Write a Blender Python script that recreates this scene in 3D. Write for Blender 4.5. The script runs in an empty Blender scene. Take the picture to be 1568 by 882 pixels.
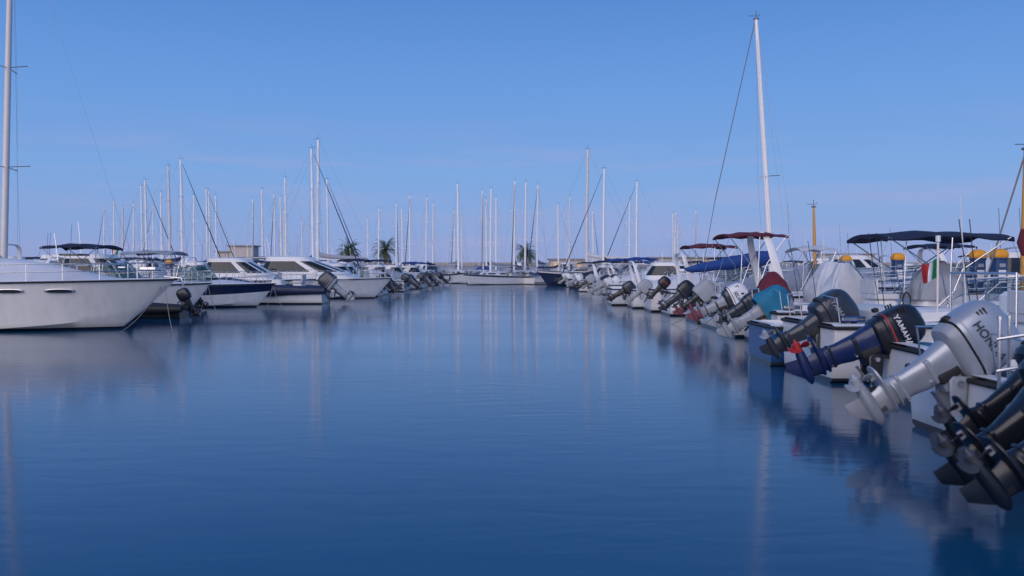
import bpy, bmesh, math, random
from mathutils import Matrix, Vector, noise
R=random.Random(7)
sc=bpy.context.scene
sc.view_settings.view_transform='Standard'
sc.view_settings.look='None'
sc.view_settings.exposure=0
PI=math.pi
# ------------------------------------------------------------------ materials
MATS={}
def _base(name):
    m=bpy.data.materials.new(name); m.use_nodes=True
    nt=m.node_tree; b=nt.nodes['Principled BSDF']
    return m,nt,b
def mat(name,col,rough=.4,metal=0,coat=0,var=.12,vs=4,bump=0,bs=60,emit=None):
    if name in MATS: return MATS[name]
    m,nt,b=_base(name); N=nt.nodes; L=nt.links
    tc=N.new('ShaderNodeTexCoord')
    nz=N.new('ShaderNodeTexNoise'); nz.inputs['Scale'].default_value=vs; nz.inputs['Detail'].default_value=5
    L.new(tc.outputs['Object'],nz.inputs['Vector'])
    mx=N.new('ShaderNodeMix'); mx.data_type='RGBA'
    mx.inputs[6].default_value=(*[c*(1-var*1.6) for c in col],1)
    mx.inputs[7].default_value=(*[min(1,c*(1+var*.8)) for c in col],1)
    L.new(nz.outputs['Fac'],mx.inputs[0]); L.new(mx.outputs[2],b.inputs['Base Color'])
    mr=N.new('ShaderNodeMapRange'); mr.inputs[1].default_value=.3; mr.inputs[2].default_value=.7
    mr.inputs[3].default_value=max(.02,rough-.08); mr.inputs[4].default_value=min(1,rough+.12)
    L.new(nz.outputs['Fac'],mr.inputs[0]); L.new(mr.outputs[0],b.inputs['Roughness'])
    b.inputs['Metallic'].default_value=metal
    b.inputs['Coat Weight'].default_value=coat
    if bump:
        n2=N.new('ShaderNodeTexNoise'); n2.inputs['Scale'].default_value=bs; n2.inputs['Detail'].default_value=6
        L.new(tc.outputs['Object'],n2.inputs['Vector'])
        bp=N.new('ShaderNodeBump'); bp.inputs['Strength'].default_value=bump; bp.inputs['Distance'].default_value=.02
        L.new(n2.outputs['Fac'],bp.inputs['Height']); L.new(bp.outputs[0],b.inputs['Normal'])
    if emit:
        b.inputs['Emission Color'].default_value=(*emit[:3],1); b.inputs['Emission Strength'].default_value=emit[3]
    MATS[name]=m; return m
def hullmat(name,col,anti=(.02,.025,.035)):
    if name in MATS: return MATS[name]
    m,nt,b=_base(name); N=nt.nodes; L=nt.links
    g=N.new('ShaderNodeNewGeometry'); sp=N.new('ShaderNodeSeparateXYZ'); L.new(g.outputs['Position'],sp.inputs[0])
    mp=N.new('ShaderNodeMapping'); mp.inputs['Scale'].default_value=(4,4,.6); L.new(g.outputs['Position'],mp.inputs[0])
    nz=N.new('ShaderNodeTexNoise'); nz.inputs['Scale'].default_value=1.3; nz.inputs['Detail'].default_value=6; L.new(mp.outputs[0],nz.inputs['Vector'])
    mx=N.new('ShaderNodeMix'); mx.data_type='RGBA'
    mx.inputs[6].default_value=(col[0]*.90,col[1]*.90,col[2]*.88,1); mx.inputs[7].default_value=(*col,1)
    r0=N.new('ShaderNodeMapRange'); r0.inputs[1].default_value=.3; r0.inputs[2].default_value=.6; L.new(nz.outputs['Fac'],r0.inputs[0]); L.new(r0.outputs[0],mx.inputs[0])
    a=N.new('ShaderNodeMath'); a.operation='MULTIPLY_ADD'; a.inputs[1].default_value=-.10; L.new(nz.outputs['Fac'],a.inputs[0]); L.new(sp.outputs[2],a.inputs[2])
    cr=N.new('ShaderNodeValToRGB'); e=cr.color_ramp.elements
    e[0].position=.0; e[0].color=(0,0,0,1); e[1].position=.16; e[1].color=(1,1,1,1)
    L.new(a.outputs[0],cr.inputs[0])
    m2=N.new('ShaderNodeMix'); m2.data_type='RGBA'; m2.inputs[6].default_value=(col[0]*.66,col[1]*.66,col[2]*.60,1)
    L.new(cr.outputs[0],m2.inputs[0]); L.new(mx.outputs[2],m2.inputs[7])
    lt=N.new('ShaderNodeMath'); lt.operation='GREATER_THAN'; lt.inputs[1].default_value=.07; L.new(sp.outputs[2],lt.inputs[0])
    m3=N.new('ShaderNodeMix'); m3.data_type='RGBA'; m3.inputs[6].default_value=(*anti,1)
    L.new(lt.outputs[0],m3.inputs[0]); L.new(m2.outputs[2],m3.inputs[7]); L.new(m3.outputs[2],b.inputs['Base Color'])
    b.inputs['Roughness'].default_value=.3; b.inputs['Coat Weight'].default_value=.25
    MATS[name]=m; return m
def glassmat(name,col,alpha):
    if name in MATS: return MATS[name]
    m,nt,b=_base(name); N=nt.nodes; L=nt.links
    b.inputs['Base Color'].default_value=(*col,1); b.inputs['Roughness'].default_value=.06
    nz=N.new('ShaderNodeTexNoise'); nz.inputs['Scale'].default_value=2
    mr=N.new('ShaderNodeMapRange'); mr.inputs[3].default_value=.03; mr.inputs[4].default_value=.14
    L.new(nz.outputs['Fac'],mr.inputs[0]); L.new(mr.outputs[0],b.inputs['Roughness'])
    tr=N.new('ShaderNodeBsdfTransparent'); tr.inputs[0].default_value=(.8,.9,.92,1)
    ms=N.new('ShaderNodeMixShader'); ms.inputs[0].default_value=alpha
    out=nt.nodes['Material Output']
    L.new(tr.outputs[0],ms.inputs[1]); L.new(b.outputs[0],ms.inputs[2]); L.new(ms.outputs[0],out.inputs[0])
    MATS[name]=m; return m
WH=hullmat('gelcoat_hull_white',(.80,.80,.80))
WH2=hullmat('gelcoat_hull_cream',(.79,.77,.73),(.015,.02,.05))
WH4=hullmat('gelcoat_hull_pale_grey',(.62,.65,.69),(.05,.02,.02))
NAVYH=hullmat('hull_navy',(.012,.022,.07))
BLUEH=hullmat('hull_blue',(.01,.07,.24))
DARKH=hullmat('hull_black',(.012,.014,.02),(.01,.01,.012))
DECK=mat('gelcoat_deck',(.80,.80,.80),.42,var=.07,vs=2)
DECK2=mat('nonskid_deck',(.62,.63,.65),.7,var=.1,vs=3,bump=.2,bs=200)
TEAK=mat('teak',(.30,.17,.08),.6,var=.25,vs=8)
NAVY=mat('canvas_navy',(.012,.02,.055),.8,var=.2,bump=.4,bs=9)
BLUEC=mat('canvas_blue',(.010,.055,.24),.8,var=.15,bump=.4,bs=9)
TEAL=mat('canvas_teal',(.01,.17,.30),.75,var=.15,bump=.4,bs=12)
MAROON=mat('canvas_maroon',(.13,.015,.03),.8,var=.2,bump=.3,bs=10)
WCAN=mat('canvas_white',(.62,.64,.68),.8,var=.12,vs=5,bump=.5,bs=7)
GCAN=mat('canvas_grey',(.34,.37,.42),.85,var=.15,vs=5,bump=.5,bs=7)
STEEL=mat('stainless_steel',(.58,.59,.61),.28,metal=1,var=.1)
ALU=mat('aluminium_white_paint',(.88,.87,.86),.4,var=.04)
ALUW=mat('mast_warm_anodised',(.78,.71,.66),.4,var=.1)
ORANGE=mat('varnished_spar',(.65,.32,.05),.4,var=.2)
WIRE=mat('rigging_wire',(.15,.15,.17),.5,metal=.3)
WIREL=mat('rigging_wire_steel',(.42,.43,.46),.5,metal=.3)
RUB=mat('rubber_black',(.02,.02,.022),.6)
BLACK=mat('paint_black',(.007,.010,.018),.36,coat=.2,var=.2)
DGREY=mat('paint_dark_grey',(.030,.038,.055),.33,coat=.35,var=.2)
SILVER=mat('paint_silver',(.42,.45,.50),.36,metal=.45,coat=.3,var=.14)
LGREY=mat('paint_light_grey',(.30,.33,.38),.4,coat=.2,var=.15)
PROPG=mat('propeller_worn_alloy',(.06,.07,.09),.5,metal=.3,var=.3,vs=20)
NBLUE=mat('paint_navy_blue',(.008,.02,.09),.36,coat=.3)
WPAINT=mat('paint_white',(.72,.73,.75),.35,coat=.3)
RED=mat('paint_red',(.38,.02,.02),.5)
PINK=mat('fouled_red_paint',(.18,.06,.09),.65,var=.4,vs=14)
GREEN=mat('flag_green',(.0,.20,.07),.8)
YEL=mat('pedestal_yellow',(.75,.32,.02),.5)
PBLUE=mat('pedestal_blue',(.02,.06,.16),.5)
VINYL=mat('seat_vinyl',(.66,.66,.66),.5)
GLASS=glassmat('tinted_glass_dark',(.015,.02,.025),.88)
CGLASS=glassmat('windscreen_glass',(.03,.05,.06),.38)
GGLASS=glassmat('windscreen_green_glass',(.02,.10,.10),.5)
CONC=mat('concrete',(.36,.34,.33),.85,var=.25,vs=1.2,bump=.4,bs=12)
ROCK=mat('breakwater_rock',(.34,.32,.32),.9,var=.3,vs=.6)
STUC=mat('stucco_pale',(.55,.50,.46),.9,var=.12,vs=1,bump=.3,bs=20)
WARM=mat('lit_window_warm',(.6,.4,.2),.5,emit=(1,.6,.3,.35))
ROPE=mat('mooring_rope',(.24,.23,.21),.9)
ROPEB=mat('blue_rope',(.03,.07,.22),.9)
TUBE=mat('inflatable_tube_navy',(.018,.03,.08),.5)
TUBEB=mat('inflatable_tube_black',(.02,.02,.025),.55)
# ------------------------------------------------------------------ mesh builder
class MB:
    def __init__(s): s.v=[];s.f=[];s.fm=[];s.mats=[]
    def mi(s,m):
        if m not in s.mats: s.mats.append(m)
        return s.mats.index(m)
    def add(s,V,F,m,M=None):
        o=len(s.v)
        for p in V:
            p=Vector(p); s.v.append(M@p if M is not None else p)
        for k,f in enumerate(F):
            s.f.append([o+i for i in f]); s.fm.append(s.mi(m[k] if isinstance(m,list) else m))
    def loft(s,rings,m,M=None,closed=True,cap0=True,cap1=True,mf=None):
        n=len(rings[0]);V=[p for r in rings for p in r];F=[];ms=[]
        for i in range(len(rings)-1):
            for j in range(n if closed else n-1):
                k=(j+1)%n
                F.append([i*n+j,i*n+k,(i+1)*n+k,(i+1)*n+j]); ms.append(mf(i,j) if mf else m)
        if cap0: F.append(list(range(n))[::-1]); ms.append(mf(0,-1) if mf else m)
        if cap1: F.append([(len(rings)-1)*n+j for j in range(n)]); ms.append(mf(len(rings)-2,-1) if mf else m)
        s.add(V,F,ms,M)
    def tube(s,pts,r,m,n=6,M=None,closed=False):
        pts=[Vector(p) for p in pts]; rings=[]; L=len(pts); up=None
        for i,p in enumerate(pts):
            if closed: t=pts[(i+1)%L]-pts[i-1]
            else: t=pts[min(i+1,L-1)]-pts[max(i-1,0)]
            if t.length<1e-7: t=Vector((0,0,1))
            t.normalize()
            if up is None: up=Vector((0,0,1)) if abs(t.z)<.9 else Vector((1,0,0))
            a=t.cross(up)
            if a.length<1e-4: a=t.cross(Vector((0,1,.01)))
            a.normalize(); b=a.cross(t); up=b
            rr=r[i] if isinstance(r,(list,tuple)) else r
            rings.append([p+a*(rr*math.cos(2*PI*k/n))+b*(rr*math.sin(2*PI*k/n)) for k in range(n)])
        if closed: rings.append(rings[0])
        s.loft(rings,m,M,cap0=not closed,cap1=not closed)
    def rbox(s,c,sz,m,M=None,e=7,N=20,ch=.12):
        x,y,z=c; a,b,h=sz[0]/2,sz[1]/2,sz[2]/2; d=min(a,b,h)*ch*2
        rs=[ring(x,y,z-h,a-d,b-d,e,N),ring(x,y,z-h+d,a,b,e,N),ring(x,y,z+h-d,a,b,e,N),ring(x,y,z+h,a-d,b-d,e,N)]
        s.loft(rs,m,M)
    def obj(s,name,parent=None,loc=None,yaw=0):
        me=bpy.data.meshes.new(name); me.from_pydata([tuple(p) for p in s.v],[],s.f)
        for m in s.mats: me.materials.append(m)
        for p,k in zip(me.polygons,s.fm): p.material_index=k; p.use_smooth=True
        bm=bmesh.new(); bm.from_mesh(me)
        bmesh.ops.remove_doubles(bm,verts=bm.verts,dist=1e-5)
        bmesh.ops.recalc_face_normals(bm,faces=bm.faces)
        for e in bm.edges:
            if len(e.link_faces)==2 and e.calc_face_angle(0)>math.radians(34): e.smooth=False
        bm.to_mesh(me); bm.free()
        o=bpy.data.objects.new(name,me); sc.collection.objects.link(o)
        if parent: o.parent=parent
        if loc: o.location=loc
        o.rotation_euler[2]=yaw
        return o
def sg(v,p): return math.copysign(abs(v)**p,v)
def ring(cx,cy,z,a,b,e=4,N=20):
    return [Vector((cx+a*sg(math.cos(2*PI*k/N+PI/N),2/e),cy+b*sg(math.sin(2*PI*k/N+PI/N),2/e),z)) for k in range(N)]
def empty(name,loc=(0,0,0),yaw=0):
    o=bpy.data.objects.new(name,None); sc.collection.objects.link(o); o.location=loc; o.rotation_euler[2]=yaw
    o.empty_display_size=.3; return o
# ------------------------------------------------------------------ hull
class Hull:
    def __init__(h,L,B,zs,zb,rake=.12,full=2.4,crown=.18,floor=.35,cock=(.03,.5),capw=.14,fl=.0):
        h.L,h.B,h.zs,h.zb,h.rake,h.full,h.crown,h.floor,h.cock,h.capw,h.fl=L,B,zs,zb,rake,full,crown,floor,cock,capw,fl
    def g(h,u):
        s=max(0,(u-.3)/.7); return h.B/2*(.90+.10*min(1,u/.3))*max(0,1-s**h.full)**.85
    def c(h,u):
        s=max(0,(u-.25)/.75); return h.g(u)*(.90-.42*s*s)
    def sh(h,u): return h.zs+(h.zb-h.zs)*max(0,u)**1.6
    def build(h,mb,side,stripe=None,srow=(),deck=DECK,floorm=DECK2,rub=RUB,top=None):
        N=30; us=[]
        for i in range(N+1):
            t=i/N; us.append(1-(1-t)**1.35)
        c0,c1=h.cock
        us+= [c0,c0+.004,c1,c1+.006]; us=sorted(set(us))
        T=[0,.14,.3,.5,.62,.8,.93,1]
        def pt(u,row,sd):
            g,c,sh=h.g(u),h.c(u),h.sh(u); s=max(0,(u-.35)/.65)
            zk=-.38+.26*s**4; zc=.03+(.32*sh)*s**2
            if row==0: y,z,v=0,zk,0
            else:
                t=T[row-1]; y=c+(g-c)*(t**(1+.5*s)); z=zc+(sh-zc)*t; v=(z-zk)/(sh-zk)
            x=h.L*u*(1-h.rake*max(0,1-v)**1.15*u**4)
            return Vector((x,y*sd,z))
        for sd in (1,-1):
            rings=[[pt(u,r,sd) for r in range(9)] for u in us]
            mb.loft(rings,side,closed=False,cap0=False,cap1=False,mf=lambda i,j:(stripe if (j in srow and stripe) else side))
        a=[pt(0,r,1) for r in range(9)]+[pt(0,r,-1) for r in range(8,0,-1)]
        mb.add(a,[list(range(len(a)))],side)
        rings=[]
        for u in us:
            g,sh=h.g(u),h.sh(u); x=h.L*u; w=min(h.capw,g*.5)
            cr=h.crown*(1-abs(2*max(0,(u-c1)/(1-c1))**.8-.55)**2) if u>c1 else 0
            cr=max(cr,0)*(1 if u>c1 else 0)*min(1,g/ (h.B*.25))
            if c0<u<c1+.003: zi=[sh+.03,h.floor,h.floor,h.floor,sh+.03]; yi=[g-w,g-w-.03,0,-(g-w-.03),-(g-w)]
            else:
                zi=[sh+.03,sh+.03+cr*.75,sh+.03+cr,sh+.03+cr*.75,sh+.03]; yi=[g-w,(g-w)*.62,0,-(g-w)*.62,-(g-w)]
            rings.append([Vector((x,g,sh))]+[Vector((x,a,b)) for a,b in zip(yi,zi)]+[Vector((x,-g,sh))])
        mb.loft(rings,deck,closed=False,cap0=False,cap1=False,mf=lambda i,j: floorm if (j in(2,3) and us[i]>=c0 and us[i]<c1) else deck)
        for sd in (1,-1):
            mb.tube([(h.L*u*1.002,(h.g(u)+.012)*sd,h.sh(u)-.02) for u in us],.028,rub,6)
        mb.tube([(-.012,h.g(0)*k,h.zs-.02) for k in(-1,-.5,0,.5,1)],.028,rub,6)
    def rail(h,mb,u0=.45,u1=1,hh=.45,n=6,r=.012,mid=True,M=None):
        def q(u,sd,z): 
            w=.07
            return Vector((h.L*u+(.12 if u>=.999 else 0)*z/.45,max(0,h.g(u)-w)*sd,h.sh(u)+.02+z))
        us=[u0+(u1-u0)*i/14 for i in range(15)]
        for zz in ([hh,hh*.52] if mid else [hh]):
            P=[]
            for sd in(1,-1):
                pts=[]
                for i,u in enumerate(us):
                    k=min(1,i/2.0) if i<2 else 1
                    pts.append(q(u,sd,zz*k))
                P.append(pts)
            tip=Vector((h.L+.1,0,h.sh(1)+.02+zz))
            mb.tube(P[0][:-1]+[tip+Vector((-.03,.16,0)),tip,tip+Vector((-.03,-.16,0))]+P[1][:-1][::-1],r,STEEL,6)
        for i in range(2,15,max(1,12//n)):
            for sd in(1,-1): mb.tube([q(us[i],sd,-.02),q(us[i],sd,hh)],r*.9,STEEL,5)
    def clutter(h,mb,seed=0):
        rg=random.Random(seed*13+5); L=h.L
        for k in range(2):
            u=rg.uniform(.12,.3)+k*.28; x=L*u
            for sd in (1,-1):
                if rg.random()<.3: continue
                y=(h.g(u)+.11)*sd; z=h.sh(u)-.28
                m=rg.choice([WPAINT,NBLUE,WPAINT,GCAN])
                mb.tube([(x,y,z-.28),(x,y,z-.24),(x,y,z-.12),(x,y,z+.12),(x,y,z+.24),(x,y,z+.28)],[.02,.075,.10,.10,.075,.02],m,10)
                mb.tube([(x,y,z+.26),(x,y-.06*sd,h.sh(u)+.05),(x,y-.16*sd,h.sh(u)+.06)],.008,ROPE,5)
        fz=h.floor
        mb.rbox((L*.10,h.B*.2,fz+.13),(.45,.28,.24),RED if rg.random()<.5 else RUB)
        mb.rbox((L*.20,-h.B*.22,fz+.22),(.55,.36,.40),rg.choice([WPAINT,BLUEC,GCAN]))
        mb.rbox((L*.20,-h.B*.22,fz+.44),(.58,.39,.06),WPAINT)
        for q in range(3): mb.tube([Vector((L*.06+.16*math.cos(a),-h.B*.30+.13*math.sin(a),h.zs+.06+.025*q)) for a in [2*PI*i/14 for i in range(14)]],.014,ROPEB if rg.random()<.4 else ROPE,5,closed=True)
        mb.rbox((.45,0,h.zs-.06),(.34,h.B*.55,.12),rg.choice([VINYL,NAVY,VINYL,TEAL]))
        mb.rbox((L*.62,0,h.sh(.62)+h.crown+.06),(.5,.5,.06),GLASS)
        mb.tube([(L*.42,h.B*.3,h.zs),(L*.40,h.B*.3,h.zs+rg.uniform(1.0,2.0))],.010,WPAINT,5)
        for q in range(rg.randint(0,2)): mb.tube([(L*.3+.1*q,-h.B*.38,h.zs),(L*.26+.15*q,-h.B*.42,h.zs+1.5)],.007,RUB,4)
def f_windshield(mb,x0,x1,hw,z0,hh,rake=.35,gl=CGLASS,fr=STEEL,e=3.2,mul=5):
    N=26; lo=[];hi=[]
    for k in range(N+1):
        a=-PI*.5+PI*k/N
        cx=x0; A=x1-x0
        lo.append(Vector((cx+A*sg(math.cos(a),2/e),hw*sg(math.sin(a),2/e),z0)))
        f=abs(math.cos(a))**.3 if math.cos(a)>1e-6 else 0
        hi.append(Vector((cx+A*sg(math.cos(a),2/e)-rake*f,hw*.92*sg(math.sin(a),2/e),z0+hh*(.78+.22*abs(math.cos(a))**.5))))
    mb.loft([lo,hi],gl,closed=False,cap0=False,cap1=False)
    mb.tube(hi,.018,fr,6); mb.tube(lo,.016,fr,6)
    for k in range(mul):
        i=round(N*k/(mul-1)); mb.tube([lo[i],hi[i]],.014,fr,5)
def f_cabin(mb,levels,gl=GLASS,wh=DECK,N=40,pillars=(0,4,9,19,20,30,35,39),e=3.6,bands=(1,)):
    rings=[]
    for z,xa,xb,hw in levels: rings.append(ring((xa+xb)/2,0,z,(xb-xa)/2,hw,e,N))
    mb.loft(rings,wh,cap0=False,mf=lambda i,j: gl if (i in bands and j not in pillars and j>=0) else wh)
def f_bimini(mb,x0,x1,hw,zt,zb,m,legs=True,drop=.1):
    n=12;rings=[]; rg=random.Random(int(x0*100+zt*37+hw*11))
    w1=rg.uniform(0,6)
    for i in range(n+1):
        t=i/n; x=x0+(x1-x0)*t; s=.05*math.sin(3*PI*t)**2; zz=zt-.07*(2*t-1)**2-s*.6
        top=[];bot=[]
        for k in range(11):
            a=-1+2*k/10; y=hw*a; z=zz-.09*abs(a)**2.4+.012*math.sin(9*t+3*a+w1)
            if abs(a)==1: z-=drop*.4
            top.append(Vector((x,y,z))); bot.append(Vector((x,y*.985,z-.02)))
        rings.append(top+bot[::-1])
    mb.loft(rings,m)
    for x in (x0,x1):
        V=[];F=[]
        for k in range(11):
            a=-1+2*k/10; z=zt-.07-.09*abs(a)**2.4
            V+= [Vector((x,hw*a,z)),Vector((x+.01,hw*a,z-drop*(.8+.3*math.sin(k*1.7+w1))))]
        F=[[2*k,2*k+2,2*k+3,2*k+1] for k in range(10)]
        mb.add(V,F,m)
    if legs:
        xc=(x0+x1)/2
        for sd in(1,-1):
            y=hw*.97*sd; zz=zt-.16
            mb.tube([(xc,y,zb),(xc-.15,y,zb+(zz-zb)*.5),(x0+.05,y,zz)],.013,STEEL)
            mb.tube([(xc-.05,y,zb),(xc+.25,y,zb+(zz-zb)*.55),(x1-.05,y,zz)],.013,STEEL)
            mb.tube([(xc,y,zb+.05),(xc+.05,y,zz)],.013,STEEL)
            mb.tube([(x0+.05,y,zz),(x0-.4,y,zb)],.005,STEEL,4)
            mb.tube([(x1-.05,y,zz),(x1+.5,y,zb)],.005,STEEL,4)
def f_cover(mb,x0,x1,hw,z0,zt,m,seed=0,peak=.5,e=3,sag=.06,N=36):
    rings=[]; n=12
    for i in range(n+1):
        t=i/n; k=1-(t**2.0)*.80
        z=z0+(zt-z0)*(1-(1-t)**1.2)
        xc=(x0+x1)/2+(peak-.5)*(x1-x0)*t*.8
        r=ring(xc,0,z,(x1-x0)/2*k,hw*k,e,N)
        for j,p in enumerate(r):
            d=noise.noise(Vector((p.x*3+seed*9,p.y*3,p.z*1.3)))*sag*1.5+ .5*sag*math.sin(j*1.9+seed+t*2)*(1-t*.6)+.3*sag*math.sin(j*.7+t*9+seed)
            c=Vector((xc,0,p.z)); dr=(p-c); 
            if dr.length>0: p+=dr.normalized()*d
            p.z+=noise.noise(Vector((p.x*2.2,p.y*2.2+seed*3,5)))*sag*1.6*t
        rings.append(r)
    mb.loft(rings,m,cap0=False)
def f_arch(mb,x,hw,z0,z1,m=DECK,w=.13,lean=-.35):
    n=14;rings=[]
    for i in range(n+1):
        a=PI*i/n; y=hw*sg(math.cos(a),.45); zz=z0+(z1-z0)*sg(max(0,math.sin(a)),.5)
        t=(zz-z0)/(z1-z0); cx=x+lean*t; ww=w*(1-.35*t)
        ny=math.cos(a); nz=math.sin(a)
        o=Vector((0,ny,nz)).normalized()*.035
        c=Vector((cx,y,zz))
        rings.append([c+Vector((ww,0,0))+o*.3,c+o,c+Vector((-ww,0,0))+o*.3,c+Vector((-ww,0,0))-o*.3,c-o,c+Vector((ww,0,0))-o*.3])
    mb.loft(rings,m)
def f_console(mb,x,z0,h=.75,hw=.38,gl=CGLASS):
    f=[(z0,x-.35,x+.4,hw),(z0+h*.6,x-.3,x+.38,hw),(z0+h,x-.2,x+.25,hw*.92),(z0+h+.02,x-.1,x+.2,hw*.8)]
    mb.loft([ring((a+b)/2,0,z,(b-a)/2,w,5,20) for z,a,b,w in f],DECK,cap0=False)
    f_windshield(mb,x-.05,x+.22,hw*.85,z0+h+.01,.32,.18,gl,STEEL,3,3)
    mb.tube([Vector((x-.42,.17*math.cos(a),z0+h*.75+.17*math.sin(a))) for a in [2*PI*i/14 for i in range(14)]],.014,RUB,5,closed=True)
    mb.rbox((x-.95,0,z0+.3),(.45,hw*2,.6),DECK); mb.rbox((x-.95,0,z0+.66),(.5,hw*2+.05,.11),VINYL)
    mb.rbox((x-1.17,0,z0+.85),(.08,hw*2,.28),VINYL)
# ------------------------------------------------------------------ outboard motor
def text_mesh(txt,size):
    cu=bpy.data.curves.new('lettering','FONT'); cu.body=txt; cu.size=size; cu.extrude=.0015; cu.align_x='CENTER'; cu.align_y='CENTER'; cu.resolution_u=3
    cu.offset=.0015
    o=bpy.data.objects.new('lettering',cu); sc.collection.objects.link(o)
    bpy.context.view_layer.update()
    dg=bpy.context.evaluated_depsgraph_get()
    me=bpy.data.meshes.new_from_object(o.evaluated_get(dg))
    V=[v.co.copy() for v in me.vertices]; F=[list(p.vertices) for p in me.polygons]
    bpy.data.objects.remove(o); bpy.data.meshes.remove(me)
    return V,F
def outboard(skeg,head,cowl,leg,trim=None,cover=None,txt=None,txtm=None,skm=None,yaw=0,propm=None,wid=1,small=False,band=None,hs=1):
    skeg=Vector(skeg);head=Vector(head); dv=head-skeg
    dl=Matrix.Rotation(-yaw,3,'Z')@dv
    th=math.atan2(dl.x,dl.z); s=dv.length/1.4
    trim=trim or leg; skm=skm or leg; propm=propm or PROPG; band=band or trim
    Rt=Matrix.Rotation(yaw,4,'Z')@Matrix.Rotation(th,4,'Y')
    S=Matrix.Diagonal((s,s*wid,s,1))
    piv=head-(Rt@S@Vector((-.2,0,.45)))
    em=empty('outboard_motor',piv)
    M=Rt@S; MH=M@Matrix.Translation((-.2,0,.1))@Matrix.Diagonal((hs,hs,hs,1))@Matrix.Translation((.2,0,-.1))
    mb=MB()
    rr=[(.10,-.2,.20,.13),(.13,-.2,.28,.18),(.17,-.2,.305,.20),(.235,-.2,.31,.203),(.24,-.2,.30,.195),(.25,-.2,.30,.195),(.255,-.2,.325,.212),
        (.29,-.2,.332,.216),(.31,-.2,.334,.217),(.46,-.205,.335,.214),(.58,-.215,.322,.20),(.66,-.23,.295,.182),(.72,-.245,.24,.145),(.752,-.255,.17,.10),(.762,-.26,.06,.03)]
    if small: rr=[(z,cx*.98,a*.80,b*.92) for z,cx,a,b in rr]
    def mf(i,j):
        if i<3: return trim
        if i in(3,4,5): return RUB
        if i==7: return band
        return cowl
    rings=[ring(cx,0,z,a,b,3.6,28) for z,cx,a,b in rr]
    for r,(z,cx,a,b) in zip(rings,rr):
        if z>.3:
            for p in r: p.z+=.16*(p.x-cx)*(min(1,(z-.3)/.3))
    mb.loft(rings,cowl,MH,mf=mf)
    if not cover:
        for sd in(1,-1):
            for q in range(3): mb.rbox((-.44+.0*q,.172*sd,.55-.035*q),(.10,.03,.014),RUB,MH)
            mb.tube([(-.5,.150*sd,.36),(-.35,.210*sd,.375),(-.1,.214*sd,.40),(.06,.17*sd,.47)],.006,trim,5,MH)
        mb.rbox((-.53,0,.27),(.05,.10,.06),RUB,MH)
        mb.rbox((.115,0,.62),(.06,.16,.035),RUB,MH)
    mb.obj('cowling',em)
    if cover:
        mb=MB(); rings=[]
        for i,(z,cx,a,b) in enumerate([(.08,-.2,.30,.20),(.2,-.2,.345,.235),(.4,-.2,.36,.24),(.58,-.21,.35,.225),(.7,-.24,.28,.17),(.78,-.25,.16,.09),(.80,-.25,.05,.03)]):
            r=ring(cx,0,z,a*1.03,b*1.05,3,32)
            for j,p in enumerate(r):
                d=.026*noise.noise(Vector((p.x*8,p.y*8,p.z*5+s)))+.012*math.sin(j*2.1+i*.3)*(1-z)
                p.x+=d*(1 if p.x>cx else -1); p.y+=d*(1 if p.y>0 else -1)
                p.z+=.10*(p.x-cx)
            rings.append(r)
        mb.loft(rings,cover,MH,cap0=False); mb.obj('cloth_cover',em)
    mb=MB()
    lr=[(.12,-.2,.19,.12,3),(.0,-.2,.17,.115,3),(-.10,-.2,.15,.10,3),(-.22,-.2,.145,.085,2.6),(-.36,-.21,.125,.065,2.6),(-.50,-.22,.13,.055,2.5),(-.56,-.23,.15,.058,2.5),(-.58,-.24,.17,.06,2.5)]
    mb.loft([ring(cx,0,z,a,b,e,20) for z,cx,a,b,e in lr],leg,M)
    mb.rbox((-.2,0,-.14),(.26,.20,.05),trim,M); mb.rbox((-.215,0,-.44),(.27,.125,.03),trim,M)
    mb.rbox((-.10,0,-.02),(.10,.24,.22),RUB,M)
    mb.loft([ring(-.29,0,z,a,b,2.6,22) for z,a,b in((-.572,.23,.10),(-.578,.25,.115),(-.592,.25,.115),(-.598,.23,.10))],leg,M)
    mb.loft([ring(-.2,0,z,.15,.09,2.4,20) for z in(-.505,-.52)],leg,M)
    mb.loft([ring(-.2,0,z,a,b,2,18) for z,a,b in((-.59,.145,.046),(-.66,.125,.036),(-.74,.12,.034))],skm,M)
    g=[(.0,.004),(-.02,.025),(-.07,.05),(-.14,.063),(-.26,.064),(-.36,.058),(-.42,.05)]
    mb.loft([[Vector((x,r*math.cos(2*PI*k/16),-.76+r*math.sin(2*PI*k/16))) for k in range(16)] for x,r in g],skm,M)
    sk=[(-.80,-.08,-.34,.014),(-.88,-.15,-.35,.010),(-.97,-.24,-.36,.006)]
    mb.loft([[Vector((a,0,z)),Vector(((a+b)/2,w,z)),Vector((b,0,z)),Vector(((a+b)/2,-w,z))] for z,a,b,w in sk],skm,M)
    mb.rbox((-.44,0,-.615),(.07,.02,.05),LGREY,M)
    for sd in(1,-1):
        for q in range(4): mb.rbox((-.14,.038*sd,-.66-.018*q),(.05,.008,.008),RUB,M)
        for z in(-.09,-.19,-.48): mb.tube([(-.12,.06*sd,z),(-.12,.115*sd if z>-.3 else .075*sd,z)],.014,STEEL,6,M)
    mb.obj('leg_and_gearcase',em)
    mb=MB()
    mb.loft([[Vector((x,r*math.cos(2*PI*k/14),-.76+r*math.sin(2*PI*k/14))) for k in range(14)] for x,r in((-.42,.048),(-.52,.044),(-.545,.02),(-.57,.012))],propm,M)
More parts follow.
